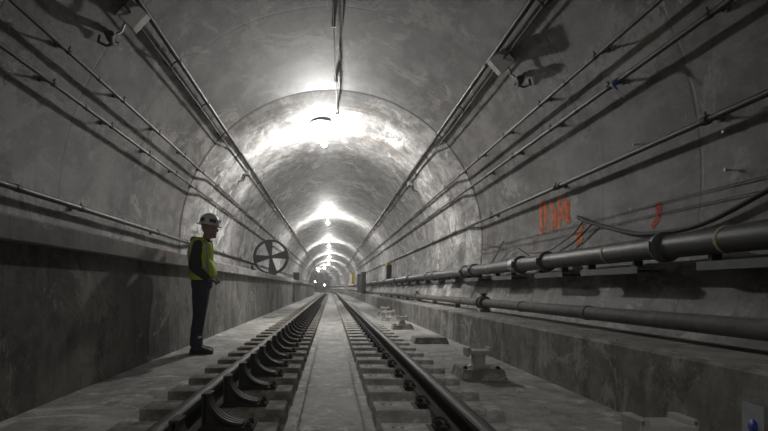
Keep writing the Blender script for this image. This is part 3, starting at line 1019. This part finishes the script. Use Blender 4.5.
m = MB(); m.box((-.70, .02, -.01), (-.62, .12, .32), bev=.01); m.box((-.70, .04, .14), (-.55, .10, .20), bev=.01); m.build('side_bracket', 'darksteel', wr)

# ------------------------------------------------------------------ the worker
def ring_loft(m, rings, seg=20, caps=True, mi=0):
    """rings: (centre, half width along a, half width along b, a dir, b dir)"""
    vs = []
    for c, ra, rb, A, B in rings:
        c, A, B = Vector(c), Vector(A), Vector(B)
        for k in range(seg):
            t = 2 * PI * k / seg
            ct, st = math.cos(t), math.sin(t)
            vs.append(c + A * ra * ct + B * rb * st)
    n = len(rings)
    fs = [[i * seg + k, i * seg + (k + 1) % seg, (i + 1) * seg + (k + 1) % seg, (i + 1) * seg + k] for i in range(n - 1) for k in range(seg)]
    if caps: fs += [list(range(seg))[::-1], [(n - 1) * seg + k for k in range(seg)]]
    m.add(vs, fs, mi, True)


def limb(m, pts, rad, seg=14, flat=1.0):
    """tapered limb with rounded ends"""
    pts = [Vector(p) for p in pts]; P = []; Rr = []
    for i in range(len(pts) - 1):
        a, b_ = pts[i], pts[i + 1]; n = 5
        for k in range(n):
            P.append(a.lerp(b_, k / n)); Rr.append(rad[i] + (rad[i + 1] - rad[i]) * k / n)
    P.append(pts[-1]); Rr.append(rad[-1])
    # soften corners
    for _ in range(2):
        Q = P[:]
        for i in range(1, len(P) - 1): Q[i] = P[i] * .5 + (P[i - 1] + P[i + 1]) * .25
        P = Q
    d0 = (P[0] - P[1]).normalized(); d1 = (P[-1] - P[-2]).normalized()
    P = [P[0] + d0 * Rr[0] * .7] + P + [P[-1] + d1 * Rr[-1] * .7]
    Rr = [Rr[0] * .45] + Rr + [Rr[-1] * .45]
    m.tube(P, Rr, seg, flat=flat)


def remesh(o, vox, smooth=4):
    md = o.modifiers.new('Remesh', 'REMESH'); md.mode = 'VOXEL'; md.voxel_size = vox; md.use_smooth_shade = True
    sm = o.modifiers.new('Smooth', 'SMOOTH'); sm.iterations = smooth; sm.factor = .5
    return o


X, Y, Z = (1, 0, 0), (0, 1, 0), (0, 0, 1)
person = empty('person', (-1.745, 6.85, 0), R(3), 'person in white hard hat and yellow-green vest standing on the left walkway', 'person')
PH = person

def torso_rings(g=0.0, lo=.98, hi=1.50):
    data = [  # z, cx, half depth, half width
        (.86, .045, .125, .165), (.94, .045, .130, .178), (1.02, .045, .122, .168), (1.10, .040, .122, .165), (1.20, .030, .130, .175),
        (1.30, .025, .135, .190), (1.38, .030, .128, .198), (1.44, .045, .105, .180), (1.475, .065, .080, .12), (1.50, .080, .062, .070)]
    out = []
    for z, cx, d, w in data:
        if lo - 1e-6 <= z <= hi + 1e-6:
            out.append(((cx, 0, z), d + g, w + g, X, Y))
    return out

HC = Vector((.135, 0, 1.64))   # head centre
def head(m):
    # skull
    prof = [(-.125, .035, .02), (-.115, .055, .035), (-.085, .075, .055), (-.04, .088, .066), (.0, .095, .073), (.04, .098, .076), (.075, .090, .070), (.10, .068, .055), (.118, .030, .028)]
    rings = []
    for dz, rx, ry in prof:
        cx = HC.x + (.022 if dz < -.06 else .012 if dz < -.02 else 0)
        rings.append(((cx, 0, HC.z + dz), rx, ry, X, Y))
    ring_loft(m, rings, 20)
    # nose, brow, lips, chin
    limb(m, [(HC.x + .092, 0, HC.z + .015), (HC.x + .118, 0, HC.z - .028)], [.010, .015], 10)
    limb(m, [(HC.x + .085, -.035, HC.z + .025), (HC.x + .094, 0, HC.z + .028), (HC.x + .085, .035, HC.z + .025)], [.012, .013, .012], 8)
    limb(m, [(HC.x + .088, -.022, HC.z - .060), (HC.x + .099, 0, HC.z - .060), (HC.x + .088, .022, HC.z - .060)], [.007, .010, .007], 8)
    limb(m, [(HC.x + .085, -.02, HC.z - .075), (HC.x + .094, 0, HC.z - .075), (HC.x + .085, .02, HC.z - .075)], [.008, .010, .008], 8)
    limb(m, [(HC.x + .075, -.012, HC.z - .108), (HC.x + .082, .012, HC.z - .108)], [.020, .020], 10)
    for s in (-1, 1):
        limb(m, [(HC.x - .012, s * .078, HC.z + .012), (HC.x - .004, s * .083, HC.z - .03)], [.016, .011], 8)
        limb(m, [(HC.x + .055, s * .045, HC.z - .02), (HC.x + .060, s * .038, HC.z - .03)], [.018, .018], 8)

def hand(m, wrist, fwd, palm_n, side, g=1.0):
    """palm, four curled fingers and a thumb; fwd = finger direction, palm_n = direction the palm faces"""
    w = Vector(wrist); f = Vector(fwd).normalized(); n = Vector(palm_n).normalized(); s = f.cross(n).normalized() * side
    ring_loft(m, [(w - f * .01, .030, .022, s, n), (w + f * .03, .038, .017, s, n), (w + f * .07, .043, .015, s, n), (w + f * .09, .041, .013, s, n)], 12)
    for i, (o_, L) in enumerate(((-.031, .030), (-.010, .034), (.011, .031), (.031, .024))):
        b0 = w + f * .082 + s * o_
        p1 = b0 + f * L + n * .004
        p2 = p1 + (f * .55 + n * .8).normalized() * L * .75
        p3 = p2 + (f * -.1 + n * 1).normalized() * L * .6
        limb(m, [b0, p1, p2, p3], [.0095, .009, .0085, .0075], 8)
    t0 = w + f * .025 - s * .034
    limb(m, [t0, t0 + (f * .6 - s * .8).normalized() * .03, t0 + (f * .9 - s * .35 + n * .4).normalized() * .062], [.0125, .0115, .009], 8)

SH = {-1: (.035, -.185, 1.415), 1: (.045, .185, 1.415)}
EL = {-1: (-.020, -.240, 1.135), 1: (.02, .245, 1.135)}
WRI = {-1: (.145, -.165, .985), 1: (.15, .120, 1.00)}
HP = {-1: (.045, -.090, .90), 1: (.035, .090, .90)}
KN = {-1: (.030, -.095, .50), 1: (-.005, .100, .50)}
AN = {-1: (-.015, -.100, .09), 1: (-.045, .105, .09)}
# body: one continuous skin surface
m = MB()
ring_loft(m, torso_rings(-.022, .86, 1.50), 20)
limb(m, [(.07, 0, 1.44), (.095, 0, 1.49), (.118, 0, 1.56)], [.062, .056, .055], 14)
head(m)
for s in (-1, 1):
    limb(m, [SH[s], EL[s], WRI[s]], [.050, .038, .026])
    limb(m, [HP[s], KN[s], AN[s]], [.078, .050, .036])
    limb(m, [AN[s], (AN[s][0] + .12, AN[s][1], .045)], [.035, .03])
    f = Vector((.75, .55 * -s, -.25))
    hand(m, Vector(WRI[s]) + Vector((.012, -s * .01, -.004)), f, Vector((-.35, -s * .3, -.9)) if s < 0 else Vector((-.2, .3 * -s, -1)), s)
for s in (-1, 1):
    gm = MB(); f = Vector((.75, .55 * -s, -.25))
    w0 = Vector(WRI[s]) + Vector((.012, -s * .01, -.004))
    hand(gm, w0, f, Vector((-.35, -s * .3, -.9)) if s < 0 else Vector((-.2, .3 * -s, -1)), s)
    limb(gm, [w0 - f.normalized() * .03, w0 + f.normalized() * .01], [.034, .034], 12)
    go = gm.build('glove', 'sole', PH)
    for p_ in range(1):
        md = go.modifiers.new('Thick', 'DISPLACE'); md.strength = .004; md.mid_level = 0
    remesh(go, .006, 1)
body = remesh(m.build('body', 'skin', PH), .007, 2)
# eyes
for s in (-1, 1):
    m = MB(); m.lathe([(0, -.011), (.008, -.008), (.011, 0), (.008, .008), (0, .011)], 10, T=Matrix.Translation((HC.x + .078, s * .031, HC.z + .003)))
    m.build('eye', 'sticker', PH)
# trousers
m = MB()
ring_loft(m, torso_rings(.010, .86, 1.02), 20)
for s in (-1, 1):
    h, k, a = Vector(HP[s]), Vector(KN[s]), Vector(AN[s])
    limb(m, [h + Vector((0, 0, .02)), h.lerp(k, .5) + Vector((.0, 0, 0)), k, k.lerp(a, .5) + Vector((-.012, 0, 0)), a + Vector((0, 0, .03))], [.112, .102, .082, .080, .078])
    # cuff folds
    for q, zz in ((.006, .115), (.004, .155), (.005, .20)):
        ring_loft(m, [((a.x + .004, a.y, zz - .012), .070, .066, X, Y), ((a.x + .004, a.y, zz), .082 + q, .076 + q, X, Y), ((a.x + .004, a.y, zz + .012), .070, .066, X, Y)], 16)
tr = remesh(m.build('trousers', 'trousers', PH), .010, 3)
m = MB(); a = Vector(AN[-1]).lerp(Vector(KN[-1]), .38)
ring_loft(m, [((a.x + .03, a.y - .045, a.z - .02), .02, .036, (0, .2, 1), (1, 0, 0)), ((a.x + .03, a.y - .072, a.z - .02), .016, .030, (0, .2, 1), (1, 0, 0))], 12)
m.build('knee_patch', 'silver', tr)
# boots
for s in (-1, 1):
    a = Vector(AN[s])
    m = MB()
    limb(m, [a + Vector((-.005, 0, .07)), a + Vector((-.005, 0, -.03))], [.052, .056])
    ring_loft(m, [((a.x - .075, a.y, .050), .030, .030, Y, Z), ((a.x - .03, a.y, .060), .044, .055, Y, Z), ((a.x + .05, a.y, .060), .048, .058, Y, Z),
                  ((a.x + .12, a.y - s * -.006, .048), .052, .044, Y, Z), ((a.x + .185, a.y + s * .008, .040), .046, .034, Y, Z), ((a.x + .215, a.y + s * .008, .034), .025, .022, Y, Z)], 16)
    bo = remesh(m.build('boot', 'boot', PH), .008, 2)
    m = MB()
    out = [(-.085, .020), (-.07, .036), (-.02, .040), (.04, .042), (.12, .052), (.18, .050), (.215, .032), (.225, .0)]
    poly = [(x_, y_) for x_, y_ in out] + [(x_, -y_) for x_, y_ in out[::-1][1:]]
    n = len(poly); vs = [(a.x + x_, a.y + y_ + s * .004, 0.0) for x_, y_ in poly] + [(a.x + x_, a.y + y_ + s * .004, .024) for x_, y_ in poly]
    m.add(vs, [[i, (i + 1) % n, n + (i + 1) % n, n + i] for i in range(n)] + [list(range(n))[::-1], [n + i for i in range(n)]])
    m.build('sole', 'sole', bo)
# hoodie
m = MB()
ring_loft(m, torso_rings(.006, .94, 1.475), 20)
for s in (-1, 1):
    sh, el, wr_ = Vector(SH[s]), Vector(EL[s]), Vector(WRI[s])
    limb(m, [sh + Vector((0, -s * .03, .01)), sh.lerp(el, .5), el, el.lerp(wr_, .5), wr_], [.078, .072, .066, .058, .046])
limb(m, [(.03, -.08, 1.475), (-.045, -.05, 1.485), (-.06, 0, 1.49), (-.045, .05, 1.485), (.03, .08, 1.475)], [.035, .048, .055, .048, .035])
limb(m, [(.05, -.07, 1.49), (.12, -.055, 1.475), (.165, 0, 1.455), (.12, .055, 1.475), (.05, .07, 1.49)], [.032, .030, .026, .030, .032])
remesh(m.build('hooded_jacket', 'hoodie', PH), .009, 3)
# vest: open at the sides, wraps the torso
def vest_panel(name, k0, k1, mat, lo, hi, g, parent, th=.012, seg=40, shape=None):
    """k in turns round the torso: 0 front, .25 left side, .5 back, .75 right side"""
    rings = torso_rings(g, .94, 1.475); zs = [r[0][2] for r in rings]
    def at(z, t, gg):
        for i in range(len(zs) - 1):
            if zs[i] <= z <= zs[i + 1] + 1e-9:
                q = (z - zs[i]) / (zs[i + 1] - zs[i]); a_, b_ = rings[i], rings[i + 1]
                c = Vector(a_[0]).lerp(Vector(b_[0]), q); ra = a_[1] + (b_[1] - a_[1]) * q; rb = a_[2] + (b_[2] - a_[2]) * q
                return c + Vector(((ra + gg) * math.cos(2 * PI * t), (rb + gg) * math.sin(2 * PI * t), 0))
    nz = 14; nk = seg; vs = []
    for off in (0, th):
        for i in range(nz + 1):
            z = lo + (hi - lo) * i / nz
            for j in range(nk + 1):
                t = k0 + (k1 - k0) * j / nk
                if shape: t = shape(t, (z - lo) / (hi - lo), k0, k1)
                vs.append(at(z, t, off))
    k = nk + 1; L = (nz + 1) * k; fs = []
    for i in range(nz):
        for j in range(nk):
            a_ = i * k + j
            fs.append([a_, a_ + 1, a_ + k + 1, a_ + k]); fs.append([L + a_ + k, L + a_ + k + 1, L + a_ + 1, L + a_])
    for j in range(nk):
        fs.append([j, L + j, L + j + 1, j + 1]); q = nz * k + j; fs.append([q, q + 1, L + q + 1, L + q])
    for i in range(nz):
        q = i * k; fs.append([q, q + k, L + q + k, L + q]); q = i * k + nk; fs.append([q, L + q, L + q + k, q + k])
    mm = MB(); mm.add(vs, fs, 0, True)
    return mm.build(name, mat, parent)

vest = vest_panel('safety_vest', .03, .97, 'vest', .965, 1.13, .022, PH)
for nm, a0, a1 in (('back_panel', .33, .67), ('right_front_panel', .80, .97), ('left_front_panel', .03, .20)):
    vest_panel(nm, a0, a1, 'vest', 1.12, 1.455, .022, vest)
for nm, a0, a1, lo, hi in (('reflective_tape', .30, .70, 1.07, 1.12), ('reflective_tape', .78, .97, 1.07, 1.12), ('reflective_tape', .03, .22, 1.07, 1.12)):
    vest_panel(nm, a0, a1, 'silver', lo, hi, .036, vest, .004)
for a0 in (.36, .60): vest_panel('reflective_tape', a0, a0 + .04, 'silver', 1.12, 1.44, .036, vest, .004, 6)
for a0 in (.84, .12): vest_panel('reflective_tape', a0, a0 + .04, 'silver', 1.12, 1.44, .036, vest, .004, 6)
# shoulder straps of the vest
for s in (-1, 1):
    m = MB(); m.tube([(-.075, s * .085, 1.44), (-.045, s * .10, 1.485), (.01, s * .105, 1.505), (.07, s * .10, 1.495), (.125, s * .085, 1.45)], [.030, .034, .034, .034, .028], 10, flat=.55)
    m.build('shoulder_strap', 'vest', vest)
    m = MB(); m.tube([(SH[s][0] - .07, s * .185, 1.25), (SH[s][0] - .085, s * .190, 1.36), (SH[s][0] - .055, s * .178, 1.455), (SH[s][0], s * .168, 1.495),
                      (SH[s][0] + .055, s * .178, 1.455), (SH[s][0] + .090, s * .190, 1.34), (SH[s][0] + .09, s * .19, 1.22)], .011, 8)
    m.build('armhole_trim', 'vest', vest)
# vest front bulging over the forearm
m = MB()
ring_loft(m, [((.14, -.02, 1.26), .025, .13, X, Y), ((.175, -.02, 1.15), .045, .15, X, Y), ((.190, -.02, 1.06), .052, .15, X, Y), ((.170, -.02, .99), .045, .14, X, Y)], 20)
m.build('front_fold', 'vest', vest)
# hard hat
hat = MB(); TH = Matrix.Translation((HC.x + .005, 0, HC.z + .062)) @ Matrix.Rotation(R(9), 4, 'Y') @ Matrix.Diagonal((1.16, 1.0, 1, 1))
hat.lathe([(.112, -.005), (.114, .02), (.108, .06), (.092, .095), (.065, .120), (.03, .133), (0, .136)], 36, T=TH)
hat.lathe([(.106, -.005), (.112, -.004), (.148, -.012), (.150, -.017), (.146, -.019), (.104, -.012), (.106, -.005)], 36, T=TH)
hat.tube([TH @ Vector((-.085 + .17 * k / 10, 0, .132 + .010 - abs(k - 5) ** 2 * .0016)) for k in range(11)], .010, 8, flat=.6)
ht = hat.build('hard_hat', 'hat', PH)
for a_, nm in ((-1.1, 'hat_sticker'), (-2.3, 'hat_sticker'), (1.4, 'hat_sticker')):
    m = MB(); vs = []
    for i, z_ in enumerate((.018, .066)):
        rr = .1170 if i == 0 else .1105
        for j in range(5):
            t_ = a_ - .36 + .18 * j; vs.append(TH @ Vector((rr * math.cos(t_), rr * math.sin(t_), z_)))
    m.add(vs, [[j, j + 1, j + 6, j + 5] for j in range(4)]); m.build(nm, 'sticker', ht, fix=False)
m = MB(); m.lathe([(0, 0), (.016, 0), (.018, .018), (0, .018)], 12, T=TH @ Matrix.Translation((.112, -.01, .055)) @ Matrix.Rotation(PI / 2.4, 4, 'Y'))
m.build('hat_badge', 'silver', ht)

# ------------------------------------------------------------------ small debris on the floor and bench
rnd = random.Random(3)
m = MB()
for k in range(260):
    if rnd.random() < .5: x_, z_ = rnd.uniform(1.15, 1.95), .0
    elif rnd.random() < .5: x_, z_ = rnd.uniform(-2.1, -1.3), .0
    else: x_, z_ = rnd.uniform(2.03, 2.32), .478
    y_ = rnd.uniform(1.5, 16)
    if x_ < -1 and 6.4 < y_ < 7.4: continue
    r_ = rnd.uniform(.003, .010)
    bm = bmesh.new(); bmesh.ops.create_icosphere(bm, subdivisions=1, radius=r_)
    for v in bm.verts: v.co *= rnd.uniform(.7, 1.2)
    bmesh.ops.translate(bm, vec=(x_, y_, z_ + r_ * .4), verts=bm.verts); m.bm(bm)
o = m.build('concrete_crumbs', 'block'); tag(o, 'small concrete crumbs scattered on the floor and bench', 'rubble', kind='stuff')

# ------------------------------------------------------------------ camera, world, view
cam = bpy.data.cameras.new('camera'); co = bpy.data.objects.new('camera', cam); COL.objects.link(co)
cam.sensor_width = 36; cam.lens = 36 * F / 768
cam.shift_x = 53 / 768; cam.shift_y = 72.5 / 768
cam.clip_start = .05; cam.clip_end = 500
co.location = (0, 0, CAMZ); co.rotation_euler = (PI / 2, 0, 0)
S.camera = co
w = bpy.data.worlds.new('world'); S.world = w; w.use_nodes = True
w.node_tree.nodes['Background'].inputs[0].default_value = (.5, .5, .5, 1)
w.node_tree.nodes['Background'].inputs[1].default_value = 0.0
vs_ = w.node_tree.nodes.new('ShaderNodeVolumeScatter')       # dusty tunnel air
vs_.inputs['Density'].default_value = .0035; vs_.inputs['Anisotropy'].default_value = .65
w.node_tree.links.new(vs_.outputs[0], w.node_tree.nodes['World Output'].inputs['Volume'])
S.cycles.volume_bounces = 0
S.view_settings.view_transform = 'Standard'; S.view_settings.look = 'None'
S.view_settings.gamma = 1; S.view_settings.use_curve_mapping = False
S.view_settings.exposure = 0.55
S.cycles.max_bounces = 8; S.cycles.diffuse_bounces = 6; S.cycles.sample_clamp_indirect = 6
S.cycles.use_denoising = True
S.cycles.use_adaptive_sampling = True; S.cycles.adaptive_threshold = .02
